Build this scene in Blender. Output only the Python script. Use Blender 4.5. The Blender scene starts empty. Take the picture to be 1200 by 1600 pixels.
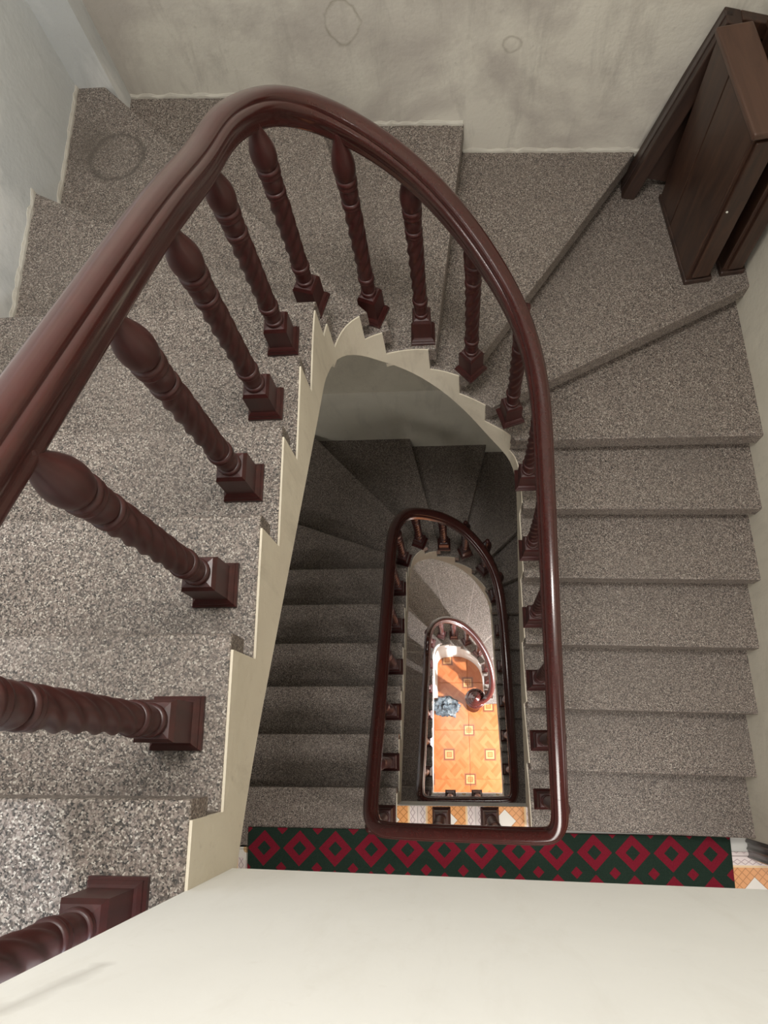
import bpy, bmesh, math, random
from mathutils import Vector, Matrix, noise

random.seed(7)
scene = bpy.context.scene
COL = scene.collection
PI = math.pi

# ------------------------------------------------------------------ camera
def rx(a): return Matrix.Rotation(a, 3, 'X')
def ry(a): return Matrix.Rotation(a, 3, 'Y')
def rz(a): return Matrix.Rotation(a, 3, 'Z')
cam_d = bpy.data.cameras.new('camera')
cam = bpy.data.objects.new('camera', cam_d)
COL.objects.link(cam)
cam_d.sensor_fit = 'VERTICAL'
cam_d.sensor_height = 36.0
cam_d.lens = 1187.7 / 1600 * 36.0
cam_d.clip_start = 0.02
CAMR = rx(.308) @ ry(.0924) @ rz(-.0267)
cam.matrix_world = Matrix.Translation((0.2026, -0.0365, 1.22)) @ CAMR.to_4x4()
scene.camera = cam

# ------------------------------------------------------------------ light
world = bpy.data.worlds.new('world')
scene.world = world
world.use_nodes = True
world.node_tree.nodes['Background'].inputs[0].default_value = (0.75, 0.8, 0.85, 1)
world.node_tree.nodes['Background'].inputs[1].default_value = 0.05

def area(name, loc, target, size, size_y, power, color):
    d = bpy.data.lights.new(name, 'AREA')
    d.shape = 'RECTANGLE'; d.size = size; d.size_y = size_y
    d.energy = power; d.color = color
    o = bpy.data.objects.new(name, d); COL.objects.link(o)
    o.location = loc
    o.rotation_euler = (Vector(target) - Vector(loc)).to_track_quat('-Z', 'Y').to_euler()
    return o
def point(name, loc, power, color, radius):
    d = bpy.data.lights.new(name, 'POINT')
    d.energy = power; d.color = color; d.shadow_soft_size = radius
    o = bpy.data.objects.new(name, d); COL.objects.link(o); o.location = loc
    return o

area('ceiling_light_top_floor', (-0.10, 0.80, 2.25), (-0.12, 0.70, 0.0), 1.1, 0.5, 72, (1.0, 0.965, 0.905))
win = area('window_light_top_floor', (0.9, -2.3, 1.5), (-1.3, 1.9, -0.5), 1.0, 1.2, 34, (0.80, 0.90, 1.0))
win.data.spread = math.radians(75)
area('ceiling_light_middle_landing', (1.15, -0.75, -0.30), (1.15, -0.45, -3.0), 0.5, 0.2, 18, (1.0, 0.95, 0.90))
lan = area('fill_light_middle_landing', (0.25, -2.1, -1.0), (0.0, 2.3, -3.9), 0.9, 0.8, 8.5, (1.0, 0.96, 0.90))  # added fill lamp that brightens the lower back wall; no window stands here
lan.data.spread = math.radians(80)
area('doorway_light_middle_landing', (2.5, -0.95, -1.6), (0.6, -0.5, -3.0), 0.9, 1.5, 10, (1.0, 0.93, 0.88))
area('ceiling_light_lower_landing', (0.6, -1.3, -3.6), (0.4, 0.2, -5.5), 0.5, 0.2, 4, (1.0, 0.96, 0.9))
sp_d = bpy.data.lights.new('wall_lamp_ground_floor', 'SPOT')
sp_d.energy = 520; sp_d.color = (0.98, 0.98, 1.0); sp_d.shadow_soft_size = 0.028
sp_d.spot_size = math.radians(150); sp_d.spot_blend = .25
sp = bpy.data.objects.new('wall_lamp_ground_floor', sp_d); COL.objects.link(sp)
sp.location = (1.38, -0.10, -6.70)
sp.rotation_euler = (Vector((-0.1, 0.75, -8.6)) - sp.location).to_track_quat('-Z', 'Y').to_euler()
scene.cycles.max_bounces = 7
scene.cycles.diffuse_bounces = 4
scene.cycles.glossy_bounces = 3
scene.cycles.transmission_bounces = 2

vs = scene.view_settings
vs.view_transform = 'Standard'
vs.look = 'None'
vs.gamma = 1.0
vs.use_curve_mapping = False
vs.exposure = 0.0

# ------------------------------------------------------------------ node helpers
class NB:
    """small helper to write node maths"""
    def __init__(self, mat):
        self.nt = mat.node_tree; self.N = self.nt.nodes; self.L = self.nt.links
    def new(self, t, **kw):
        n = self.N.new(t)
        for k, v in kw.items(): setattr(n, k, v)
        return n
    def put(self, sock, v):
        if hasattr(v, 'is_linked'): self.L.new(v, sock)
        else: sock.default_value = v
    def m(self, op, a, b=0.0, c=None, clamp=False):
        n = self.new('ShaderNodeMath', operation=op, use_clamp=clamp)
        self.put(n.inputs[0], a); self.put(n.inputs[1], b)
        if c is not None: self.put(n.inputs[2], c)
        return n.outputs[0]
    def mix(self, f, a, b):
        n = self.new('ShaderNodeMix', data_type='RGBA')
        self.put(n.inputs[0], f)
        for i, v in ((6, a), (7, b)):
            if isinstance(v, tuple): v = (*v, 1) if len(v) == 3 else v
            self.put(n.inputs[i], v)
        return n.outputs[2]
    def obj(self):
        n = self.new('ShaderNodeTexCoord'); return n.outputs['Object']
    def xyz(self, v):
        n = self.new('ShaderNodeSeparateXYZ'); self.L.new(v, n.inputs[0]); return n.outputs
    def comb(self, x, y, z):
        n = self.new('ShaderNodeCombineXYZ')
        self.put(n.inputs[0], x); self.put(n.inputs[1], y); self.put(n.inputs[2], z)
        return n.outputs[0]
    def noise(self, vec, scale, detail=3, rough=.55, dist=0.0):
        n = self.new('ShaderNodeTexNoise')
        self.L.new(vec, n.inputs['Vector'])
        n.inputs['Scale'].default_value = scale; n.inputs['Detail'].default_value = detail
        n.inputs['Roughness'].default_value = rough; n.inputs['Distortion'].default_value = dist
        return n.outputs['Fac']
    def voro(self, vec, scale):
        n = self.new('ShaderNodeTexVoronoi')
        self.L.new(vec, n.inputs['Vector']); n.inputs['Scale'].default_value = scale
        return n.outputs
    def ramp(self, f, stops, interp='LINEAR'):
        n = self.new('ShaderNodeValToRGB'); self.L.new(f, n.inputs[0])
        cr = n.color_ramp; cr.interpolation = interp
        while len(cr.elements) > 1: cr.elements.remove(cr.elements[-1])
        cr.elements[0].position = stops[0][0]; cr.elements[0].color = (*stops[0][1], 1)
        for p, c in stops[1:]:
            e = cr.elements.new(p); e.color = (*c, 1)
        return n.outputs[0]
    def bump(self, h, strength, dist=.01):
        n = self.new('ShaderNodeBump'); n.inputs['Strength'].default_value = strength
        n.inputs['Distance'].default_value = dist; self.L.new(h, n.inputs['Height'])
        return n.outputs[0]
    def lt(self, a, b): return self.m('LESS_THAN', a, b)
    def gt(self, a, b): return self.m('GREATER_THAN', a, b)

def material(name, color=(.5, .5, .5), rough=.5, spec=.5, coat=0.0):
    m = bpy.data.materials.new(name); m.use_nodes = True
    b = m.node_tree.nodes['Principled BSDF']
    b.inputs['Base Color'].default_value = (*color, 1)
    b.inputs['Roughness'].default_value = rough
    b.inputs['Specular IOR Level'].default_value = spec
    b.inputs['Coat Weight'].default_value = coat
    b.inputs['Coat Roughness'].default_value = .12
    return m, NB(m), b

def mk_granite(name, ring=None):
    m, n, b = material(name, rough=.36, spec=.4)
    v = n.obj()
    warp = n.new('ShaderNodeVectorMath', operation='MULTIPLY_ADD')
    nz = n.new('ShaderNodeTexNoise'); n.L.new(v, nz.inputs['Vector']); nz.inputs['Scale'].default_value = 300
    n.L.new(nz.outputs['Color'], warp.inputs[0]); warp.inputs[1].default_value = (.0035,) * 3; n.L.new(v, warp.inputs[2])
    vo = n.voro(warp.outputs[0], 350)
    g = n.xyz(vo['Color'])
    c1 = n.ramp(g[0], [(0, (.020, .018, .017)), (.12, (.070, .056, .048)), (.33, (.138, .111, .095)), (.55, (.222, .184, .160)),
                       (.76, (.325, .283, .245)), (.92, (.50, .455, .40))], 'CONSTANT')
    vo2 = n.voro(v, 210)
    g2 = n.xyz(vo2['Color'])
    c2 = n.mix(n.m('MULTIPLY', n.gt(g2[1], .78), .40), c1, (.26, .20, .175))
    c2 = n.mix(n.m('MULTIPLY', n.lt(g2[1], .10), .55), c2, (.055, .050, .048))
    big = n.noise(v, 2.2, 4)
    c3 = n.mix(n.m('MULTIPLY', n.m('SUBTRACT', big, .40, clamp=True), 1.2, clamp=True), c2, (.15, .128, .112))
    if ring:
        p = n.xyz(v)
        wob = n.m('MULTIPLY', n.m('SUBTRACT', n.noise(v, 9, 3), .5), .035)
        d = n.m('SQRT', n.m('ADD', n.m('POWER', n.m('SUBTRACT', p[0], ring[0]), 2.0), n.m('POWER', n.m('SUBTRACT', p[1], ring[1]), 2.0)))
        d = n.m('ABSOLUTE', n.m('SUBTRACT', n.m('ADD', d, wob), ring[2]))
        f = n.m('SUBTRACT', 1.0, n.m('DIVIDE', d, n.m('ADD', .006, n.m('MULTIPLY', n.noise(v, 5, 2), .022))), clamp=True)
        c3 = n.mix(n.m('MULTIPLY', f, .7, clamp=True), c3, (.06, .05, .042))
        d2 = n.m('SQRT', n.m('ADD', n.m('POWER', n.m('SUBTRACT', p[0], ring[0] - .12), 2.0), n.m('POWER', n.m('SUBTRACT', p[1], ring[1] + .06), 2.0)))
        f2 = n.m('SUBTRACT', 1.0, n.m('DIVIDE', n.m('ADD', d2, wob), .17), clamp=True)
        c3 = n.mix(n.m('MULTIPLY', f2, .75, clamp=True), c3, (.10, .082, .068))
    n.L.new(c3, b.inputs['Base Color'])
    n.L.new(n.m('ADD', .42, n.m('MULTIPLY', big, .2)), b.inputs['Roughness'])
    return m
GRANITE = mk_granite('speckled_granite')
GRANITE_RING = mk_granite('speckled_granite_stained', (-1.095, 2.215, .108))

def mk_plaster(name, base=(.62, .585, .50), alt=(.50, .47, .40), dark=(.36, .345, .30), stains=(), amt=1.0, bump=.3):
    m, n, b = material(name, rough=.85, spec=.15)
    v = n.obj()
    a = n.noise(v, 1.7, 6, .62, .6)
    c = n.mix(n.m('MULTIPLY', n.m('MULTIPLY', n.m('SUBTRACT', a, .42, clamp=True), 5.0, clamp=True), .8 * amt, clamp=True), base, alt)
    st = n.comb(n.m('MULTIPLY', n.xyz(v)[0], 3.0), n.m('MULTIPLY', n.xyz(v)[1], 3.0), n.m('MULTIPLY', n.xyz(v)[2], .7))
    s = n.noise(st, 3.0, 6, .7, .4)
    c = n.mix(n.m('MULTIPLY', n.m('MULTIPLY', n.m('SUBTRACT', s, .52, clamp=True), 6.0, clamp=True), .34 * amt, clamp=True), c, dark)
    p = n.noise(v, 26, 4, .7)
    c = n.mix(n.m('MULTIPLY', n.m('MULTIPLY', n.m('SUBTRACT', p, .62, clamp=True), 8.0, clamp=True), .28 * amt, clamp=True), c, dark)
    for (sx, sz, rx_, rz_, w) in stains:
        q = n.xyz(v)
        wob = n.m('MULTIPLY', n.m('SUBTRACT', n.noise(v, 9, 4), .5), 1.2)
        d = n.m('SQRT', n.m('ADD', n.m('POWER', n.m('DIVIDE', n.m('SUBTRACT', q[0], sx), rx_), 2.0), n.m('POWER', n.m('DIVIDE', n.m('SUBTRACT', q[2], sz), rz_), 2.0)))
        d = n.m('ADD', d, wob)
        ring = n.m('SUBTRACT', 1.0, n.m('DIVIDE', n.m('ABSOLUTE', n.m('SUBTRACT', d, 1.0)), w), clamp=True)
        c = n.mix(n.m('MULTIPLY', n.m('MULTIPLY', ring, n.m('MULTIPLY', n.noise(v, 11, 2), 1.7)), .55, clamp=True), c, (.27, .235, .18))
        c = n.mix(n.m('MULTIPLY', n.lt(d, 1.0), .16), c, (.70, .66, .58))
    n.L.new(c, b.inputs['Base Color'])
    h = n.m('ADD', n.m('MULTIPLY', n.noise(v, 9, 5, .6), 1.0), n.m('MULTIPLY', n.noise(v, 60, 3), .25))
    n.L.new(n.bump(h, bump, .012), b.inputs['Normal'])
    return m
PLASTER = mk_plaster('old_cream_plaster', base=(.70, .66, .56), alt=(.62, .58, .485), dark=(.46, .43, .37))
PLASTER_BACK = mk_plaster('old_stained_plaster', base=(.67, .635, .56), alt=(.49, .45, .405), dark=(.36, .33, .295), amt=1.25,
                          stains=((-.17, -.945, .062, .088, .13), (.47, -1.05, .040, .036, .22)))
PLASTER_LEFT = mk_plaster('grey_white_plaster', base=(.76, .76, .745), alt=(.57, .58, .575), dark=(.42, .435, .43), amt=1.35)
PLASTER_YELLOW = mk_plaster('yellowed_stringer_plaster', base=(.69, .63, .515), alt=(.60, .535, .43), dark=(.36, .31, .25), amt=.9)
WHITE_WALL = mk_plaster('painted_white_plaster', base=(.745, .738, .705), alt=(.69, .683, .65), dark=(.56, .53, .47), amt=.55, bump=.06)

def add_smudge(m, A, B, w):
    n = NB(m); b = m.node_tree.nodes['Principled BSDF']
    old = b.inputs['Base Color'].links[0].from_socket
    v = n.obj(); q = n.xyz(v)
    L2 = (B[0] - A[0]) ** 2 + (B[1] - A[1]) ** 2
    dx = n.m('SUBTRACT', q[0], A[0]); dz = n.m('SUBTRACT', q[2], A[1])
    t = n.m('DIVIDE', n.m('ADD', n.m('MULTIPLY', dx, B[0] - A[0]), n.m('MULTIPLY', dz, B[1] - A[1])), L2, clamp=True)
    ex = n.m('SUBTRACT', dx, n.m('MULTIPLY', t, B[0] - A[0])); ez = n.m('SUBTRACT', dz, n.m('MULTIPLY', t, B[1] - A[1]))
    d = n.m('SQRT', n.m('ADD', n.m('POWER', ex, 2.0), n.m('POWER', ez, 2.0)))
    f = n.m('SUBTRACT', 1.0, n.m('DIVIDE', d, n.m('MULTIPLY', n.noise(v, 25, 3), w)), clamp=True)
    n.L.new(n.mix(n.m('MULTIPLY', f, .5), old, (.42, .40, .37)), b.inputs['Base Color'])
add_smudge(WHITE_WALL, (-.171, .551), (-.153, .405), .03)

def mk_wood(name, c1, c2, rough, coat, grain=18, axis=2):
    m, n, b = material(name, rough=rough, coat=coat)
    v = n.obj(); q = n.xyz(v)
    s = [8.0, 8.0, 8.0]; s[axis] = .8
    st = n.comb(n.m('MULTIPLY', q[0], s[0]), n.m('MULTIPLY', q[1], s[1]), n.m('MULTIPLY', q[2], s[2]))
    f = n.noise(st, grain / 8, 5, .65, .8)
    c = n.mix(n.m('MULTIPLY', n.m('SUBTRACT', f, .35, clamp=True), 2.4, clamp=True), c1, c2)
    n.L.new(c, b.inputs['Base Color'])
    return m
LACQUER = mk_wood('dark_red_lacquered_wood', (.030, .0052, .0047), (.062, .0105, .0090), .44, .08, 30)
LACQUER_RAIL = mk_wood('polished_dark_red_wood', (.040, .0080, .0068), (.054, .0105, .0088), .24, .45, 30)
CABINET = mk_wood('brown_stained_wood', (.028, .012, .008), (.085, .038, .021), .45, .12, 22)
CABINET_TOP = mk_wood('brown_stained_wood_top', (.060, .028, .018), (.105, .052, .033), .45, .15, 22, 1)
DARKWOOD = mk_wood('dark_brown_wood', (.022, .011, .008), (.06, .028, .018), .5, .1, 22)
CASING = mk_wood('door_casing_wood', (.020, .010, .009), (.045, .022, .018), .35, .4, 22)

def mk_carpet():
    m, n, b = material('red_and_green_diamond_carpet', rough=.95, spec=.1)
    v = n.obj(); q = n.xyz(v); P = .188
    def fr(c, o):
        t = n.m('ADD', n.m('DIVIDE', n.m('SUBTRACT', c, o), P), .5)
        return n.m('ABSOLUTE', n.m('SUBTRACT', n.m('FRACT', t), .5))
    d = n.m('ADD', fr(q[0], -.835), fr(q[1], -.512))
    ring = n.m('MULTIPLY', n.gt(d, .19), n.lt(d, .46))
    dot = n.gt(d, .85)
    isred = n.m('MAXIMUM', ring, dot)
    f = n.noise(v, 220, 2)
    red = n.mix(f, (.14, .008, .017), (.23, .017, .035))
    grn = n.mix(f, (.011, .022, .016), (.026, .046, .033))
    n.L.new(n.mix(isred, grn, red), b.inputs['Base Color'])
    n.L.new(n.bump(n.m('ADD', n.m('MULTIPLY', isred, .8), f), .6, .004), b.inputs['Normal'])
    return m
CARPET = mk_carpet()

def mk_landing_tile():
    # printed tile: pale pink border with crosses, orange lattice centre, white flower corners
    m, n, b = material('printed_landing_tile', rough=.25, spec=.5)
    q = n.xyz(n.obj()); S = .30
    ax = n.m('ABSOLUTE', q[0]); ay = n.m('ABSOLUTE', q[1])
    mx = n.m('MAXIMUM', ax, ay); mn = n.m('MINIMUM', ax, ay)
    lat1 = n.m('ABSOLUTE', n.m('SUBTRACT', n.m('FRACT', n.m('DIVIDE', n.m('ADD', q[0], q[1]), .038)), .5))
    lat2 = n.m('ABSOLUTE', n.m('SUBTRACT', n.m('FRACT', n.m('DIVIDE', n.m('SUBTRACT', q[0], q[1]), .038)), .5))
    lines = n.lt(n.m('MINIMUM', lat1, lat2), .07)
    centre = n.mix(lines, (.78, .36, .13), (.50, .20, .06))
    zig = n.m('ABSOLUTE', n.m('SUBTRACT', n.m('FRACT', n.m('DIVIDE', mn, .036)), .5))
    zz = n.m('ABSOLUTE', n.m('SUBTRACT', n.m('ABSOLUTE', n.m('SUBTRACT', mx, .124)), n.m('MULTIPLY', zig, .024)))
    border = n.mix(n.m('MULTIPLY', n.lt(zz, .0022), n.lt(n.m('ABSOLUTE', n.m('SUBTRACT', mx, .124)), .0135)), (.80, .70, .68), (.47, .36, .36))
    c = n.mix(n.gt(mx, .098), centre, (.86, .62, .36))
    c = n.mix(n.gt(mx, .108), c, border)
    c = n.mix(n.lt(n.m('ADD', ax, ay), .055), c, (.84, .80, .74))
    corner = n.m('SQRT', n.m('ADD', n.m('POWER', n.m('SUBTRACT', ax, .15), 2.0), n.m('POWER', n.m('SUBTRACT', ay, .15), 2.0)))
    c = n.mix(n.lt(corner, n.m('ADD', .05, n.m('MULTIPLY', n.m('SINE', n.m('MULTIPLY', n.m('ARCTAN2', n.m('SUBTRACT', ax, .15), n.m('SUBTRACT', ay, .15)), 10.0)), .007))), c, (.84, .80, .73))
    c = n.mix(n.lt(corner, .018), c, (.62, .42, .22))
    n.L.new(c, b.inputs['Base Color'])
    return m
LANDING_TILE = mk_landing_tile()
GTX, GTY = .49, .565
def mk_ground_tile():
    m, n, b = material('orange_parquet_print_tile', rough=.22, spec=.5)
    q = n.xyz(n.obj())
    u = n.m('DIVIDE', n.m('ADD', q[0], n.m('MULTIPLY', q[1], GTX / GTY)), GTX / 3 * 1.0)
    v = n.m('DIVIDE', n.m('SUBTRACT', q[0], n.m('MULTIPLY', q[1], GTX / GTY)), GTX / 3 * 1.0)
    chk = n.gt(n.m('FRACT', n.m('MULTIPLY', n.m('ADD', n.m('FLOOR', u), n.m('FLOOR', v)), .5)), .25)
    def strip(a, bb):
        wn = n.new('ShaderNodeTexWhiteNoise', noise_dimensions='3D')
        n.L.new(n.comb(n.m('FLOOR', n.m('MULTIPLY', a, 4.0)), n.m('FLOOR', bb), 3.0), wn.inputs['Vector'])
        return wn.outputs['Value']
    s = n.m('ADD', n.m('MULTIPLY', strip(u, v), chk), n.m('MULTIPLY', strip(v, u), n.m('SUBTRACT', 1.0, chk)))
    c = n.mix(s, (.40, .112, .030), (.50, .175, .062))
    ax = n.m('ABSOLUTE', q[0]); ay = n.m('ABSOLUTE', q[1])
    d1 = n.m('MAXIMUM', ax, ay)
    d2 = n.m('MAXIMUM', n.m('SUBTRACT', GTX / 2, ax), n.m('SUBTRACT', GTY / 2, ay))
    d = n.m('MINIMUM', d1, d2)
    for r_, col in ((.072, (.30, .105, .045)), (.062, (.16, .055, .028)), (.049, (.52, .27, .11)), (.030, (.28, .10, .035)), (.022, (.46, .18, .06))):
        c = n.mix(n.lt(d, r_), c, col)
    n.L.new(c, b.inputs['Base Color'])
    return m
GROUND_TILE = mk_ground_tile()
GROUT, _, _ = material('grout', (.50, .22, .09), .8)
CEIL, _, _ = material('ceiling_paint', (.74, .73, .69), .9, .1)

def mk_bag():
    m, n, b = material('blue_grey_crumpled_film', rough=.3)
    f = n.noise(n.obj(), 14, 3)
    c = n.ramp(f, [(.3, (.02, .025, .03)), (.43, (.08, .10, .115)), (.55, (.16, .20, .225)), (.72, (.30, .32, .32))])
    n.L.new(c, b.inputs['Base Color'])
    return m
BAG = mk_bag()

# ------------------------------------------------------------------ object helpers
def link(name, me, mat, parent=None):
    o = bpy.data.objects.new(name, me); COL.objects.link(o)
    if mat and not me.materials: me.materials.append(mat)
    if parent: o.parent = parent
    return o
def mesh(name, verts, faces, smooth=False):
    me = bpy.data.meshes.new(name); me.from_pydata([tuple(v) for v in verts], [], faces); me.validate(); me.update()
    bm = bmesh.new(); bm.from_mesh(me); bmesh.ops.recalc_face_normals(bm, faces=bm.faces); bm.to_mesh(me); bm.free()
    if smooth:
        for p in me.polygons: p.use_smooth = True
    return me
def bm_mesh(bm, name, smooth=False):
    bmesh.ops.recalc_face_normals(bm, faces=bm.faces)
    me = bpy.data.meshes.new(name); bm.to_mesh(me); bm.free()
    if smooth:
        for p in me.polygons: p.use_smooth = True
    return me
def prism(poly, z0, z1, name, bevel=0.0):
    bm = bmesh.new()
    vs_ = [bm.verts.new((p[0], p[1], z0)) for p in poly]
    f = bm.faces.new(vs_)
    ex = bmesh.ops.extrude_face_region(bm, geom=[f])
    for e in ex['geom']:
        if isinstance(e, bmesh.types.BMVert): e.co.z = z1
    if bevel:
        bmesh.ops.recalc_face_normals(bm, faces=bm.faces)
        top = [e for e in bm.edges if all(abs(v.co.z - max(z0, z1)) < 1e-6 for v in e.verts)]
        bmesh.ops.bevel(bm, geom=top, offset=bevel, segments=2, affect='EDGES', profile=.5)
    return bm_mesh(bm, name)
def box_bm(bm, lo, hi):
    v = [bm.verts.new((x, y, z)) for x in (lo[0], hi[0]) for y in (lo[1], hi[1]) for z in (lo[2], hi[2])]
    for f in ((0, 1, 3, 2), (4, 6, 7, 5), (0, 4, 5, 1), (2, 3, 7, 6), (0, 2, 6, 4), (1, 5, 7, 3)):
        bm.faces.new([v[i] for i in f])
def box(lo, hi, name, bevel=0.0):
    bm = bmesh.new(); box_bm(bm, lo, hi)
    if bevel: bmesh.ops.bevel(bm, geom=list(bm.edges), offset=bevel, segments=2, affect='EDGES', profile=.5)
    return bm_mesh(bm, name)
def struct(name, me, mat):
    o = link(name, me, mat); o['kind'] = 'structure'; return o
def thing(name, label, cat, loc=(0, 0, 0), group=None):
    o = bpy.data.objects.new(name, None); COL.objects.link(o); o.location = loc
    o.empty_display_size = .1
    o['label'] = label; o['category'] = cat
    if group: o['group'] = group
    return o
def tag(o, label, cat, group=None):
    o['label'] = label; o['category'] = cat
    if group: o['group'] = group
    return o
def catmull(pts, n=10):
    P = [Vector(p) for p in pts]; out = []
    P = [P[0] * 2 - P[1]] + P + [P[-1] * 2 - P[-2]]
    for i in range(1, len(P) - 2):
        p0, p1, p2, p3 = P[i - 1:i + 3]
        for k in range(n):
            t = k / n
            out.append(.5 * ((2 * p1) + (p2 - p0) * t + (2 * p0 - 5 * p1 + 4 * p2 - p3) * t * t + (3 * p1 - p0 - 3 * p2 + p3) * t ** 3))
    out.append(P[-2].copy())
    return out

R_ = 0.159488            # riser
HST = 19 * R_            # storey height
Z1, Z2, ZG = -HST, -2 * HST, -2 * HST - 15 * R_

# ------------------------------------------------------------------ the building
ZC = 2.5
def wall_poly(poly, z0, z1, name, mat): return struct(name, prism(poly, z0, z1, name), mat)
wall_poly([(-1.305, 2.9), (-1.305, -2.7), (-1.45, -2.7), (-1.45, 2.9)], ZG, ZC, 'wall_left', PLASTER_LEFT)
wall_poly([(-1.45, 2.707), (1.75, 2.443), (1.75, 2.95), (-1.45, 2.95)], -3.48, ZC, 'wall_back', PLASTER_BACK)
wall_poly([(-1.45, 2.335), (1.75, 2.30), (1.75, 2.95), (-1.45, 2.95)], ZG, -3.48, 'wall_back_lower', PLASTER)
def xr(y): return 1.497 + .043 * (1.9 - y)
wall_poly([(xr(2.9), 2.9), (xr(-.435), -.435), (1.80, -.435), (1.80, 2.9)], ZG, ZC, 'wall_right', PLASTER)
wall_poly([(xr(-.435), -.4349), (xr(-.435), -2.7), (1.80, -2.7), (1.80, -.4349)], -.95, ZC, 'wall_right_upper', PLASTER)
wall_poly([(1.60, -1.45), (1.60, -2.7), (1.80, -2.7), (1.80, -1.45)], Z1, -.95, 'wall_right_pier', PLASTER)
wall_poly([(xr(-.435), -.4349), (xr(-.435), -2.7), (1.80, -2.7), (1.80, -.4349)], ZG, Z1 - .25, 'wall_right_low', PLASTER)
wall_poly([(-1.45, -2.7), (1.80, -2.7), (1.80, -2.85), (-1.45, -2.85)], ZG, ZC, 'wall_front', PLASTER)
struct('ceiling', box((-1.45, -2.85, ZC), (1.80, 2.95, ZC + .12), 'ceiling'), CEIL)
# room seen through the doorway on the middle landing
struct('wall_doorway_room', prism([(2.9, .3), (2.9, -2.2), (3.0, -2.2), (3.0, .3)], Z1, -.5, 'wall_doorway_room'), PLASTER)
# corner column at the far left
struct('trim_1', prism([(-1.31, 2.58), (-1.152, 2.575), (-1.152, 2.72), (-1.31, 2.72)], -8 * R_ - .05, ZC, 'corner_column'), PLASTER_LEFT)
# solid parapet and slab edge of the top floor
struct('wall_parapet', prism([(-.213, -.2345), (1.60, -.272), (1.60, -.40), (-.213, -.36)], -.24, .92, 'parapet', 0), WHITE_WALL)

# rough pale plaster rims where the walls meet the treads
RIM = mk_plaster('pale_plaster_rim', base=(.58, .55, .485), alt=(.50, .465, .41), dark=(.38, .345, .30))
def rim(a, b, z, name, side):
    random.seed(len(name) * 31 + int(name[-1]) * 7)
    n_ = 26; d = (Vector(b) - Vector(a)); t = d.normalized(); nv = Vector((-t.y, t.x)) * side
    verts, faces = [], []
    for i in range(n_ + 1):
        p = Vector(a) + d * i / n_; w = .006 + .005 * random.random(); h = .012 + .014 * random.random()
        for o, zz in ((-.02, -.02), (w, -.02), (w * .8, h * .5), (.002, h), (-.02, h)):
            q = p + nv * o; verts.append((q.x, q.y, z + zz))
    for i in range(n_):
        for k in range(5): faces.append((5 * i + k, 5 * i + (k + 1) % 5, 5 * i + 5 + (k + 1) % 5, 5 * i + 5 + k))
    faces += [tuple(range(5)), tuple(5 * n_ + k for k in range(5))]
    return struct(name, mesh(name, verts, faces), RIM)
def yb(x): return 2.707 - .0825 * (x + 1.45)
rim((-1.15, yb(-1.15)), (-.37, yb(-.37)), -8 * R_, 'trim_3', -1)
rim((-.38, yb(-.38)), (.285, yb(.285)), -9 * R_, 'trim_4', -1)
rim((.285, yb(.285)), (1.07, yb(1.07)), -10 * R_, 'trim_5', -1)
rim((-1.305, 1.36), (-1.305, 1.925), -6 * R_, 'trim_6', -1)
rim((-1.305, 1.90), (-1.305, 2.58), -7 * R_, 'trim_7', -1)

# floors -----------------------------------------------------------------
def floor_slab(name, poly, zt, thick, mat):
    return struct(name, prism(poly, zt - thick, zt, name), mat)
fl0 = floor_slab('floor', [(-1.31, -.40), (1.6, -.40), (1.6, -2.7), (-1.31, -2.7)], -.004, .236, WHITE_WALL)
fl1 = floor_slab('floor', [(-.139, -.297), (.553, -.303), (1.75, -.33), (1.75, -2.7), (-1.31, -2.7), (-1.31, -.50), (-.139, -.50)], Z1 - .012, .33, WHITE_WALL)
fl2 = floor_slab('floor', [(-.075, -.385), (.60, -.385), (1.75, -.385), (1.75, -2.7), (-1.31, -2.7), (-1.31, -.60), (-.075, -.60)], Z2 - .012, .25, WHITE_WALL)
fl3 = floor_slab('floor', [(-1.31, -2.7), (1.8, -2.7), (1.8, 2.4), (-1.31, 2.4)], ZG - .012, .15, GROUT)
struct('floor_doorway_room', box((1.75, -2.2, Z1 - .2), (3.0, .3, Z1), 'floor_doorway_room'), GROUT)

def tile_mesh(w, h, t, name):
    return box((-w / 2, -h / 2, -t), (w / 2, h / 2, 0), name, .002)
TM = tile_mesh(.298, .298, .012, 'landing_tile')
def lay_tiles(parent, z, x0, x1, y0, y1, ox, oy, s, me, mat, sy=None):
    sy = sy or s
    i0 = math.floor((x0 - ox) / s); i1 = math.ceil((x1 - ox) / s)
    j0 = math.floor((y0 - oy) / sy); j1 = math.ceil((y1 - oy) / sy)
    for i in range(i0, i1):
        for j in range(j0, j1):
            cx, cy = ox + (i + .5) * s, oy + (j + .5) * sy
            a, b_ = max(cx - s / 2, x0), min(cx + s / 2, x1)
            c, d = max(cy - sy / 2, y0), min(cy + sy / 2, y1)
            if b_ - a < .01 or d - c < .01: continue
            if b_ - a > s * .98 and d - c > sy * .98: m_ = me
            else:  # cut tile at the edge
                m_ = box((a - cx + .001, c - cy + .001, -.012), (b_ - cx - .001, d - cy - .001, 0), 'cut_tile', .001)
            o = link('tile', m_, mat, parent); o.location = (cx, cy, z)
lay_tiles(fl1, Z1, -.139, .553, -.50, -.30, -.03, -.52, .30, TM, LANDING_TILE)
lay_tiles(fl1, Z1, -1.30, 1.74, -1.40, -.50, -.03, -.52, .30, TM, LANDING_TILE)
lay_tiles(fl2, Z2, -.075, .60, -.98, -.385, -.08, -.68, .30, TM, LANDING_TILE)
GM = tile_mesh(GTX - .003, GTY - .003, .012, 'ground_tile')
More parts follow.
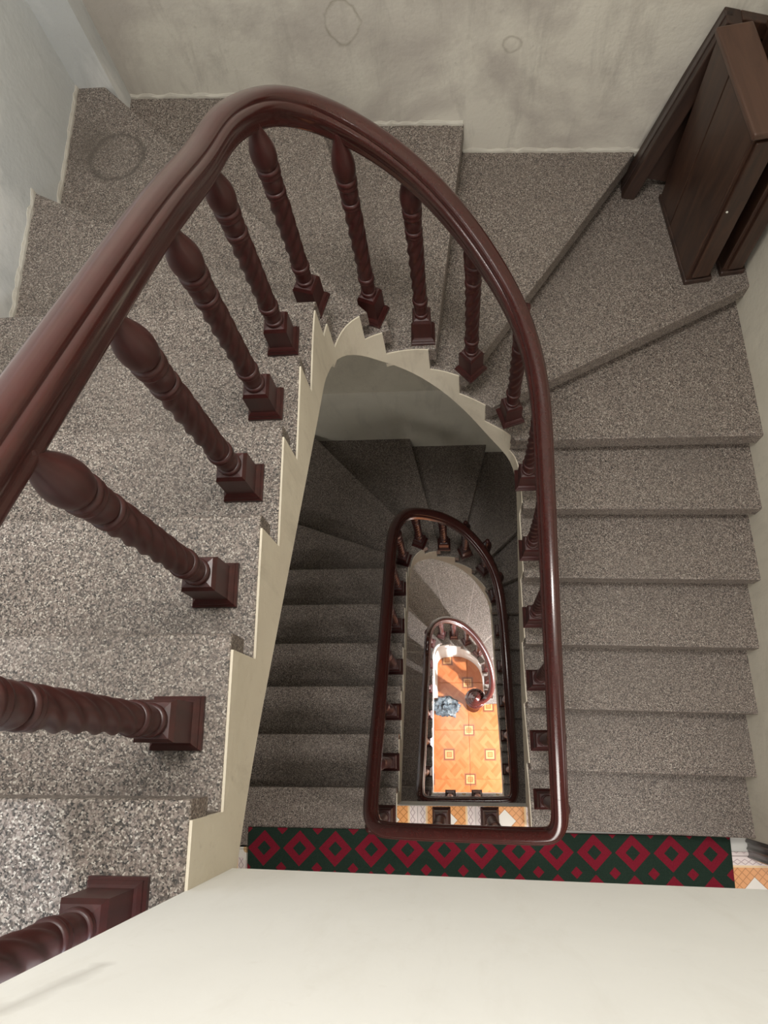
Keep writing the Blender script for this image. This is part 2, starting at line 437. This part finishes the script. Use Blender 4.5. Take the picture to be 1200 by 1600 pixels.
lay_tiles(fl3, ZG, -1.30, 1.55, -1.30, 2.32, .062 - GTX / 2, -.055 - GTY / 2 , GTX, GM, GROUND_TILE, GTY)

# ------------------------------------------------------------------ staircases
def frames2d(pts):
    out = []
    for i, p in enumerate(pts):
        a = pts[max(i - 1, 0)]; b = pts[min(i + 1, len(pts) - 1)]
        t = Vector((b[0] - a[0], b[1] - a[1])); t.normalize()
        out.append(Vector((-t.y, t.x)))     # left of travel = stair side (travel is down, clockwise)
    return out

def staircase(label, z0, nos, inner_ctrl, corner_after, tread_back, thick=.085, waist=.31, mats={}, corner=None, plaster=PLASTER_YELLOW, to_floor=None):
    """nos: [(inner, outer)] nosing lines from the landing nosing downwards"""
    root = thing('staircase', label, 'staircase', (nos[0][0][0], nos[0][0][1], z0))
    inv = Matrix.Translation((-nos[0][0][0], -nos[0][0][1], -z0))
    curve = [Vector((p[0], p[1])) for p in catmull([(a, b, 0) for a, b in inner_ctrl], 14)]
    acc = [0.0]
    for a, b in zip(curve, curve[1:]): acc.append(acc[-1] + (b - a).length)
    nrm = frames2d(curve)
    def near(p):
        p = Vector(p); bi = min(range(len(curve)), key=lambda i: (curve[i] - p).length); 
        best = (1e9, 0)
        for i in range(max(0, bi - 2), min(len(curve) - 1, bi + 2)):
            a, b = curve[i], curve[i + 1]; t = max(0, min(1, (p - a).dot(b - a) / max((b - a).length_squared, 1e-12)))
            d = (a + (b - a) * t - p).length
            if d < best[0]: best = (d, acc[i] + t * (b - a).length)
        return best[1]
    def at(s, off=0.0):
        s = max(0, min(acc[-1], s))
        for i in range(len(acc) - 1):
            if acc[i + 1] >= s:
                t = (s - acc[i]) / max(acc[i + 1] - acc[i], 1e-9)
                nn = nrm[i].lerp(nrm[i + 1], t)
                return curve[i].lerp(curve[i + 1], t) + nn * off
        return curve[-1] + nrm[-1] * off
    S = [near(n_[0]) for n_ in nos]
    def chain(a, b, off):
        k = max(2, int((b - a) / .02)); return [at(a + (b - a) * i / k, off) for i in range(k + 1)]
    def local(o):
        o.matrix_parent_inverse = inv
        return o
    N = len(nos)
    core = bmesh.new()
    for k in range(N):
        zk = z0 - k * R_
        inn, out = Vector(nos[k][0]), Vector(nos[k][1])
        if k == 0:
            poly = [at(S[0], 0)] + [Vector((out.x, inn.y))] + [Vector((out.x, tread_back)), Vector((at(0, 0).x, tread_back))]
            nme = 'landing_strip'
        else:
            pin, pout = Vector(nos[k - 1][0]), Vector(nos[k - 1][1])
            d = (pout - pin).normalized(); nv = Vector((d.y, -d.x))
            if nv.dot((out + inn) / 2 - (pin + pout) / 2) < 0: nv = -nv
            back = -.045
            ro = pout + nv * back
            ch = chain(max(0, S[k - 1] - .035), S[k], 0)
            poly = ch + [out] + ([Vector(corner)] if k == corner_after else []) + [ro]
            nme = 'tread'
        me = prism(poly, zk - thick, zk, nme, .006)
        local(link(nme, me, mats.get(k, GRANITE), root))
        # rough slab below the tread
        if k:
            dd = (out - inn).normalized(); nw_ = Vector((dd.y, -dd.x))
            if nw_.dot((out + inn) / 2 - (pin + pout) / 2) < 0: nw_ = -nw_
            ch2 = chain(max(0, S[k - 1] - .035), max(S[k] - .05, S[k - 1] - .02), .02)
            p2 = ch2 + [out - nw_ * .045] + ([Vector(corner)] if k == corner_after else []) + [ro]
        else:
            p2 = [poly[0] + Vector((-.03, -.045)), poly[1] + Vector((0, -.045)), poly[2], poly[3] + Vector((-.03, 0))]
        vs_ = [core.verts.new((p.x, p.y, zk - .145)) for p in p2]
        f = core.faces.new(vs_); ex = bmesh.ops.extrude_face_region(core, geom=[f])
        for e in ex['geom']:
            if isinstance(e, bmesh.types.BMVert): e.co.z = zk - thick + .002
        # riser below this nosing
        d = (out - inn).normalized(); nv = Vector((d.y, -d.x))
        if k + 1 < N: ref = (Vector(nos[k + 1][0]) + Vector(nos[k + 1][1])) / 2 - (inn + out) / 2
        else: ref = (inn + out) / 2 - (Vector(nos[k - 1][0]) + Vector(nos[k - 1][1])) / 2
        if nv.dot(ref) < 0: nv = -nv
        a = at(S[k] - .028, .004); b = out - nv * .028
        q = [a, b, b - nv * .02, a - nv * .02]
        local(link('riser', prism(q, zk - R_ - .004, zk - thick + .002, 'riser'), GRANITE, root))
    local(link('concrete_core', bm_mesh(core, 'concrete_core'), plaster, root))
    # plastered stringer along the well
    s0, s1 = 0.0, S[-1]
    ns = 130
    ss = [s0 + (s1 - s0) * i / ns for i in range(ns + 1)]
    def ztop(s):
        k = 0
        while k < N and s > S[k] - .03: k += 1
        return z0 - min(k, N - 1) * R_ - .004
    def zbot_raw(s):
        if s <= S[0]: return z0 - waist + (S[0] - s) / .281 * R_ * .55
        for k in range(N - 1):
            if S[k + 1] >= s:
                t = (s - S[k]) / max(S[k + 1] - S[k], 1e-6)
                return z0 - (k + t) * R_ - waist
        return z0 - (N - 1) * R_ - waist
    verts, faces = [], []
    ZB = [sum(zbot_raw(s + dx * .02) for dx in range(-9, 10)) / 19 for s in ss]
    # split columns at the steps so that the saw-tooth stays sharp
    cols = []
    for i, s in enumerate(ss):
        cols.append((s, ztop(s), ZB[i]))
    for k in range(N - 1):
        for e in (-.0005, .0005):
            s = S[k] - .03 + e
            if s0 < s < s1:
                zb = sum(zbot_raw(s + dx * .02) for dx in range(-9, 10)) / 19
                cols.append((s, ztop(s), zb))
    cols.sort()
    for s, zt, zb in cols:
        zb = min(zb, zt - .03)
        if to_floor and s > to_floor[0]: zb = to_floor[1]
        a = at(s, -.004); b = at(s, .055)
        verts += [(a.x, a.y, zt), (a.x, a.y, zb), (b.x, b.y, zb), (b.x, b.y, zt)]
    for i in range(len(cols) - 1):
        for j in range(4):
            faces.append((4 * i + j, 4 * i + (j + 1) % 4, 4 * i + 4 + (j + 1) % 4, 4 * i + 4 + j))
    faces.append((0, 1, 2, 3)); e = 4 * (len(cols) - 1); faces.append((e, e + 1, e + 2, e + 3))
    local(link('stringer', mesh('stringer', verts, faces), plaster, root))
    return root

# top storey
nos1 = [((-.215, -.106 + .281 * j), (-1.36, -.106 + .281 * j)) for j in range(6)]
nos1 += [((-.192, 1.345), (-1.36, 1.955)), ((-.088, 1.453), (-1.40, 2.80)), ((-.020, 1.473), (-.41, 2.80)), ((.147, 1.470), (.318, 2.80)),
         ((.264, 1.425), (1.23, 2.76)), ((.375, 1.365), (1.66, 1.965))]
nos1 += [((.503 + .005 * m, 1.290 - .2805 * m), (1.70, 1.256 - .2805 * m)) for m in range(7)]
in1 = [(-.215, -.40), (-.215, .3), (-.215, .9), (-.215, 1.20), (-.205, 1.31), (-.165, 1.40), (-.088, 1.453), (.03, 1.478), (.147, 1.470), (.264, 1.425), (.375, 1.360), (.46, 1.30),
       (.497, 1.23), (.508, 1.10), (.511, .8), (.52, .3), (.535, -.1), (.54, -.25), (.543, -.45)]
st1 = staircase('topmost flight of grey-brown granite stairs winding down from the white parapet', 0.0, nos1, in1, 11, -.41,
                mats={7: GRANITE_RING}, corner=(1.66, 2.76))
# middle storey
nos2 = [((-.137, -.211 + .276 * j), (-1.36, -.211 + .276 * j)) for j in range(6)]
nos2 += [((-.120, 1.255), (-1.36, 1.70)), ((.0, 1.395), (-1.25, 2.70)), ((.09, 1.402), (-.225, 2.70)), ((.225, 1.385), (.57, 2.70)), ((.35, 1.315), (1.66, 2.53)), ((.45, 1.195), (1.70, 1.73))]
nos2 += [((.488 + .012 * m, 1.045 - .2665 * m), (1.70, 1.012 - .2665 * m)) for m in range(7)]
in2 = [(-.142, -.49), (-.140, .2), (-.137, .9), (-.135, 1.12), (-.127, 1.24), (-.09, 1.335), (.0, 1.395), (.10, 1.402), (.225, 1.385), (.35, 1.315), (.45, 1.195), (.484, 1.08), (.497, .9), (.520, .5), (.55, .0), (.565, -.30), (.57, -.6)]
st2 = staircase('middle flight of dark granite stairs going down from the carpeted landing', Z1, nos2, in2, 11, -.516, corner=(1.70, 2.60))
# lowest storey
nos3 = [((-.065, -.330 + .262 * j), (-1.36, -.330 + .262 * j)) for j in range(6)]
nos3 += [((-.056, 1.01), (-1.36, 1.45)), ((.03, 1.105), (-1.2, 2.50)), ((.13, 1.117), (-.16, 2.50)), ((.26, 1.105), (.55, 2.50)), ((.375, 1.05), (1.66, 2.3)), ((.455, .96), (1.70, 1.40))]
nos3 += [((.49 + .01 * m, .86 - .165 * m), (1.70, .88 - .175 * m)) for m in range(3)]
in3 = [(-.065, -.65), (-.065, .2), (-.065, .8), (-.065, .96), (-.057, 1.04), (-.02, 1.09), (.04, 1.108), (.14, 1.117), (.26, 1.105), (.375, 1.045), (.45, .965), (.485, .87), (.497, .75), (.505, .6), (.51, .42)]
st3 = staircase('lowest flight of brightly lit granite stairs ending on the orange ground floor', Z2, nos3, in3, 11, -.62, corner=(1.70, 2.45), waist=.30, plaster=WHITE_WALL, to_floor=(1.25, ZG))

# ------------------------------------------------------------------ railings
def lathe(profile, seg, name, twist=None, cap=True):
    verts, faces = [], []
    for (rad, z) in profile:
        for k in range(seg):
            a = 2 * PI * k / seg; rr = rad
            if twist and twist[0] < z < twist[1]:
                e = min(1, min(z - twist[0], twist[1] - z) / .015)
                rr = rad * (1 + .10 * e * math.cos(4 * a - twist[2] * (z - twist[0])))
            verts.append((rr * math.cos(a), rr * math.sin(a), z))
    n_ = len(profile)
    for i in range(n_ - 1):
        for k in range(seg):
            faces.append((i * seg + k, i * seg + (k + 1) % seg, (i + 1) * seg + (k + 1) % seg, (i + 1) * seg + k))
    if cap:
        faces.append(tuple(range(seg))); faces.append(tuple((n_ - 1) * seg + k for k in range(seg)))
    return mesh(name, verts, faces, True)

def shaft_profile():
    p = [(.024, .130), (.022, .142), (.0250, .158), (.0250, .172), (.022, .186)]
    n_ = 64
    for i in range(n_ + 1):
        z = .213 + (.505 - .213) * i / n_
        p.append((.0240 + .0025 * i / n_, z))
    p += [(.022, .529), (.0262, .537), (.0285, .553), (.0272, .568), (.0225, .578)]
    p += [(.0255, .610), (.0300, .617), (.0330, .632), (.0338, .648), (.0320, .666), (.0272, .686), (.0215, .704), (.0170, .722), (.0150, .74), (.0140, .762)]
    return p
SHAFT = lathe(shaft_profile(), 28, 'baluster_shaft', (.213, .505, 112.0))
def collar_mesh(rad, h, name):
    return lathe([(rad * .8, 0), (rad * .97, h * .08), (rad, h * .25), (rad * .93, h * .42), (rad * .93, h * .5), (rad * 1.02, h * .66), (rad, h * .88), (rad * .85, h)], 24, name)
COL1 = collar_mesh(.0285, .022, 'collar_low'); COL0 = collar_mesh(.0275, .016, 'collar_base')
COL2 = collar_mesh(.0285, .024, 'collar_mid'); COL3 = collar_mesh(.0310, .032, 'collar_top')
def plinth_mesh():
    bm = bmesh.new()
    lv = [(.047, 0), (.047, .010), (.043, .015), (.043, .020), (.0385, .026), (.0345, .030), (.0345, .112), (.029, .124), (.02, .126)]
    rings = []
    for h, z in lv:
        rings.append([bm.verts.new((sx * h, sy * h, z)) for sx, sy in ((-1, -1), (1, -1), (1, 1), (-1, 1))])
    for a, b in zip(rings, rings[1:]):
        for k in range(4): bm.faces.new((a[k], a[(k + 1) % 4], b[(k + 1) % 4], b[k]))
    bm.faces.new(rings[0]); bm.faces.new(rings[-1])
    return bm_mesh(bm, 'plinth')
PLINTH = plinth_mesh()

RAILP = [(0, .0425), (.010, .0415), (.018, .038), (.0235, .0315), (.0252, .025), (.0243, .0205), (.0243, .0190), (.0285, .0170), (.0320, .0125), (.0335, .005), (.0325, -.004), (.0300, -.012), (.0275, -.019),
         (.0270, -.026), (.0280, -.032), (.0275, -.038), (.0245, -.0435), (0, -.0435)]
RAILP = RAILP + [(-x, z) for x, z in reversed(RAILP[1:-1])]
def sweep(path, prof, name, scale=None):
    verts, faces = [], []; n_ = len(prof)
    side_prev = None
    for i, p in enumerate(path):
        t = (path[min(i + 1, len(path) - 1)] - path[max(i - 1, 0)]).normalized()
        side = t.cross(Vector((0, 0, 1)))
        side = side.normalized() if side.length > 1e-5 else side_prev
        side_prev = side
        up = side.cross(t).normalized()
        s = scale(i / (len(path) - 1)) if scale else 1
        for x, z in prof: verts.append(p + side * x * s + up * z * s)
    for i in range(len(path) - 1):
        for k in range(n_):
            faces.append((i * n_ + k, i * n_ + (k + 1) % n_, (i + 1) * n_ + (k + 1) % n_, (i + 1) * n_ + k))
    faces.append(tuple(range(n_))); faces.append(tuple((len(path) - 1) * n_ + k for k in range(n_)))
    me = mesh(name, verts, faces, True)
    return me

def smooth_by_angle(me, ang=40):
    me.set_sharp_from_angle(angle=math.radians(ang)) if hasattr(me, 'set_sharp_from_angle') else None

def rail_z(path, x, y, z):
    i = min((k for k in range(len(path)) if .4 < path[k].z - z < 1.4), key=lambda k: (path[k].x - x) ** 2 + (path[k].y - y) ** 2)
    return path[i]

first = {}
def baluster(root, inv, x, y, z, ztop, rot):
    # the shaft is a mesh; plinth and collars are its sub-parts
    s = (ztop - z) / .745 if ztop else 1
    o = link('baluster', SHAFT, LACQUER, root); o.matrix_parent_inverse = inv
    o.location = (x, y, z); o.rotation_euler = (0, 0, rot); o.scale = (1, 1, s)
    p = link('plinth', PLINTH, LACQUER, o)
    for me, zz in ((COL0, .125), (COL1, .188), (COL2, .506), (COL3, .578)):
        c = link('collar', me, LACQUER, o); c.location = (0, 0, zz)
    return o

def railing(label, path_ctrl, bases, name='stair_railing', smooth=60, n=14):
    path = catmull(path_ctrl, n)
    for _ in range(smooth):
        path = [path[0]] + [(path[i - 1] + path[i] * 2 + path[i + 1]) / 4 for i in range(1, len(path) - 1)] + [path[-1]]
    b0 = bases[0]
    root = thing(name, label, 'railing', (b0[0], b0[1], b0[2]))
    inv = Matrix.Translation((-b0[0], -b0[1], -b0[2]))
    me = sweep(path, RAILP, 'handrail'); smooth_by_angle(me, 50)
    h = link('handrail', me, LACQUER_RAIL, root); h.matrix_parent_inverse = inv
    for b in bases:
        x, y, z = b[:3]; rot = b[3] if len(b) > 3 else 0
        q = rail_z(path, x, y, z)
        baluster(root, inv, x, y, z, q.z - .03, rot)
    return root, inv, path

def lz(y): return -((y - .013) / .286 + 1) * R_ + .78
path1 = [(-.316, -.42, lz(-.42)), (-.316, -.2, lz(-.2)), (-.316, .013, lz(.013)), (-.315, .3, lz(.3)), (-.313, .6, lz(.6)), (-.310, .9, lz(.9)), (-.303, 1.12, -.015), (-.290, 1.275, -.078),
         (-.258, 1.415, -.170), (-.203, 1.505, -.245), (-.110, 1.553, -.335), (.018, 1.548, -.438), (.153, 1.497, -.550), (.285, 1.425, -.712), (.405, 1.318, -.885), (.466, 1.200, -1.00), (.495, 1.09, -1.105), (.510, .948, -1.209),
         (.527, .556, -1.433), (.548, .134, -1.673), (.563, -.18, -1.852)]
b1 = [(-.315, -.262, 0)] + [(-.302, .013 + .286 * j, -(j + 1) * R_) for j in range(5)]
b1 += [(-.250, 1.392, -6 * R_, -.3), (-.082, 1.538, -8 * R_, -.4), (.098, 1.538, -9 * R_, 0), (.285, 1.462, -10 * R_, .75), (.447, 1.318, -11 * R_, .3),
       (.512, 1.085, -12 * R_), (.528, .815, -13 * R_), (.543, .545, -14 * R_), (.558, .282, -15 * R_), (.574, .020, -16 * R_)]
r1, inv1, P1 = railing('dark red wooden railing with twisted balusters curving across the foreground', path1, b1)

def lz2(y): return -(20 + (y + .08) / .276) * R_ + .78
path2 = [(.563, -.18, -1.852), (.566, -.235, -1.885), (.566, -.285, -1.915), (.548, -.325, -1.945), (.505, -.340, -1.965), (.35, -.342, -2.02), (.1, -.345, -2.11), (-.10, -.346, -2.185), (-.155, -.336, -2.215), (-.186, -.300, -2.245), (-.192, -.24, -2.29),
         (-.192, -.10, lz2(-.10)), (-.186, .15, lz2(.15)), (-.181, .45, lz2(.45)), (-.178, .75, lz2(.75)), (-.177, 1.0, lz2(1.0)), (-.174, 1.15, -3.115), (-.160, 1.27, -3.19), (-.118, 1.365, -3.28), (-.05, 1.415, -3.37), (.095, 1.430, -3.50), (.245, 1.39, -3.645), (.368, 1.29, -3.78),
         (.462, 1.165, -3.94), (.510, 1.00, -4.12), (.538, .742, -4.33), (.570, .312, -4.65), (.598, -.12, -4.97)]
b2 = [(.590, -.245, -17 * R_), (.342, -.350, Z1), (.094, -.352, Z1), (-.192, -.345, Z1)]
b2 += [(-.183, -.085 + .276 * j, Z1 - (j + 1) * R_) for j in range(5)]
b2 += [(-.160, 1.265, Z1 - 6 * R_, -.3), (-.055, 1.432, Z1 - 7 * R_, -.4), (.118, 1.452, Z1 - 8 * R_), (.275, 1.430, Z1 - 9 * R_, .4), (.42, 1.335, Z1 - 10 * R_, .7), (.505, 1.15, Z1 - 11 * R_, .2)]
b2 += [(.545 + .012 * m, .90 - .2665 * m, Z1 - (12 + m) * R_) for m in range(5)]
r2, inv2, P2 = railing('dark lacquered railing looping the well one floor down above the carpeted landing', path2, b2)

def lz3(y): return -(39 + (y + .20) / .262) * R_ + .78
path3 = [(.598, -.12, -4.97), (.607, -.26, -5.06), (.607, -.33, -5.11), (.59, -.375, -5.14), (.54, -.392, -5.15), (.3, -.395, -5.17), (.0, -.397, -5.19), (-.085, -.390, -5.20), (-.122, -.36, -5.22), (-.130, -.30, -5.26), (-.124, -.10, lz3(-.10)), (-.112, .26, lz3(.26)), (-.100, .6, lz3(.6)), (-.092, .85, lz3(.85)), (-.083, .985, -6.04), (-.060, 1.10, -6.12), (-.01, 1.18, -6.21), (.105, 1.235, -6.35), (.265, 1.20, -6.53), (.41, 1.07, -6.70),
         (.513, .895, -6.875), (.553, .72, -7.02), (.543, .60, -7.13), (.50, .53, -7.19), (.44, .49, -7.21), (.375, .478, -7.215)]
b3 = [(.335, -.397, Z2), (.10, -.399, Z2), (-.125, -.40, Z2)]
b3 += [(-.110, -.20 + .262 * j, Z2 - (j + 1) * R_) for j in range(5)]
b3 += [(-.088, 1.09, Z2 - 6 * R_, -.3), (.03, 1.20, Z2 - 7 * R_, -.4), (.16, 1.215, Z2 - 8 * R_), (.30, 1.17, Z2 - 9 * R_, .4), (.425, 1.06, Z2 - 10 * R_, .7), (.515, .90, Z2 - 11 * R_), (.545, .78, Z2 - 12 * R_), (.55, .63, Z2 - 13 * R_)]
r3, inv3, P3 = railing('reddish brown railing at the bottom of the well ending in a scroll', path3, b3)
# scroll newel at the foot of the lowest railing
NX, NY = .372, .520
newel = lathe([(.085, 0), (.085, .05), (.075, .06), (.070, .10), (.055, .12), (.048, .16), (.052, .22), (.062, .40), (.060, .60), (.045, .80), (.042, .90), (.055, .94), (.062, .98), (.050, 1.02), (.05, 1.16),
               (.088, 1.165), (.105, 1.18), (.110, 1.20), (.104, 1.222), (.088, 1.232), (.070, 1.236)], 40, 'newel')
nw = link('newel_post', newel, LACQUER_RAIL, r3); nw.matrix_parent_inverse = inv3; nw.location = (NX, NY, ZG)
capm = lathe([(.070, 0), (.078, .012), (.074, .028), (.060, .040), (.046, .046), (.044, .052), (.048, .060), (.044, .072), (.030, .082), (.016, .088), (.014, .094), (.018, .10), (.014, .108), (.004, .112)], 40, 'newel_cap')
nc = link('newel_cap', capm, LACQUER_RAIL, nw); nc.location = (0, 0, 1.236)

# ------------------------------------------------------------------ carpet, cabinets, frame, casing, bag
car = struct_car = link('carpet_runner', prism([(-.925, -.412), (1.525, -.432), (1.508, -1.25), (-.905, -1.25)], Z1, Z1 + .010, 'carpet_runner', .003), CARPET)
tag(car, 'red and dark green diamond patterned carpet runner on the tiled landing', 'carpet')

ZW5 = -11 * R_
def cabinet(name, label, loc, rot, w, d, h, cap, keyhole=False):
    root = thing(name, label, 'cabinet', loc); root.rotation_euler = (0, 0, rot)
    link('body', box((-w / 2 + .012, -d / 2 + .012, .03), (w / 2 - .012, d / 2 - .012, h - .03), 'body', .003), CABINET, root)
    link('plinth', box((-w / 2, -d / 2, 0), (w / 2, d / 2, .03), 'plinth', .006), DARKWOOD, root)
    link('top', box((-w / 2 - cap, -d / 2 - cap, h - .03), (w / 2 + cap, d / 2 + cap, h), 'top', .008), CABINET_TOP, root)
    # framed door on the end that faces the stairs
    dr = link('front_panel', box((-w / 2 + .022, -d / 2 - .002, .05), (w / 2 - .022, -d / 2 + .013, h - .05), 'front_panel', .004), CABINET, root)
    for z in (h * .38, h * .72):
        pass
    # long side panels of two boards with a joint
    link('side_panel', box((-w / 2 + .004, -d / 2 + .012, .035), (-w / 2 + .013, d * .12, h - .035), 'side_panel', .003), CABINET, root)
    link('side_panel', box((-w / 2 + .004, d * .12 + .004, .035), (-w / 2 + .013, d / 2 - .012, h - .035), 'side_panel', .003), CABINET, root)
    if keyhole:
        k = link('keyhole', lathe([(.004, 0), (.005, .002), (.003, .005)], 12, 'keyhole'), None, dr)
        km, _, _ = material('pale_metal', (.7, .68, .62), .3); k.data.materials.append(km)
        k.location = (-w * .22, -d / 2 - .002, h * .55); k.rotation_euler = (PI / 2, 0, 0)
    return root
# box footprint from (1.168,2.372) to (1.228,1.903)
ang = math.atan2(-(1.228 - 1.168), (2.372 - 1.903))
cabinet('wooden_cabinet', 'narrow brown wooden cabinet standing in front on the winder step', (1.250, 2.148, ZW5), math.atan2(.06, .47), .118, .47, .86, .006, True)
cabinet('wooden_cabinet', 'second brown wooden cabinet squeezed between the front cabinet and the right wall', (1.405, 2.170, ZW5), math.atan2(.05, .47), .105, .45, .875, .004)

# frame leaning in the corner behind the cabinets
fr_ = thing('leaning_board', 'dark wooden board leaning against the stained back wall behind the cabinets', 'board', (1.03, 2.43, ZW5))
fr_.rotation_euler = (math.radians(-3), math.radians(13.5), math.radians(-4))
def fr_part(name, lo, hi, mat): return link(name, box(lo, hi, name, .004), mat, fr_)
fr_part('stile', (-.03, -.055, 0), (.03, .045, .86), DARKWOOD)
fr_part('moulding', (-.034, -.020, .005), (.0, .010, .86), CASING)
fr_part('stile', (.37, -.02, .06), (.43, .03, .78), DARKWOOD)
fr_part('rail', (.03, -.02, .80), (.37, .03, .86), CABINET)
fr_part('panel', (.028, .0, .08), (.372, .012, .80), DARKWOOD)

# door casing on the middle landing
def casing(x, y, h, name):
    prof = [(-.035, .045), (-.042, .030), (-.034, .022), (-.034, .008), (-.042, -.002), (-.034, -.012), (-.034, -.030), (-.042, -.040), (-.03, -.048), (.06, -.048), (.06, .045)]
    return struct(name, prism([(x + a, y + b) for a, b in prof], Z1, Z1 + h, name), CASING)
casing(1.640, -.484, 2.06, 'door_1')
casing(1.640, -1.40, 2.06, 'door_2')
struct('trim_2', box((1.60, -1.45, Z1 + 2.06), (1.70, -.436, Z1 + 2.10), 'trim_2'), CASING)

# crumpled bag on the ground floor beside the newel
def crumple():
    bm = bmesh.new(); bmesh.ops.create_icosphere(bm, subdivisions=5, radius=1)
    for v in bm.verts:
        p = v.co.copy(); q = p * 1.9
        nzv = noise.fractal(q, 1.0, 2.0, 4); rid = abs(noise.noise(q * 1.7 + Vector((3, 1, 7))))
        k = 1 + .35 * nzv - .55 * rid
        v.co = Vector((p.x * .195 * k * (1.0 - .25 * max(0, p.x)), p.y * .115 * k, max(p.z * .075 * k, -.03)))
    return bm_mesh(bm, 'crumpled_bag')
bag = link('crumpled_bag', crumple(), BAG)
bag.location = (.062, .50, ZG + .031); bag.rotation_euler = (0, 0, -.18)
tag(bag, 'crumpled blue-grey plastic bag lying on the orange floor beside the scroll newel', 'bag')
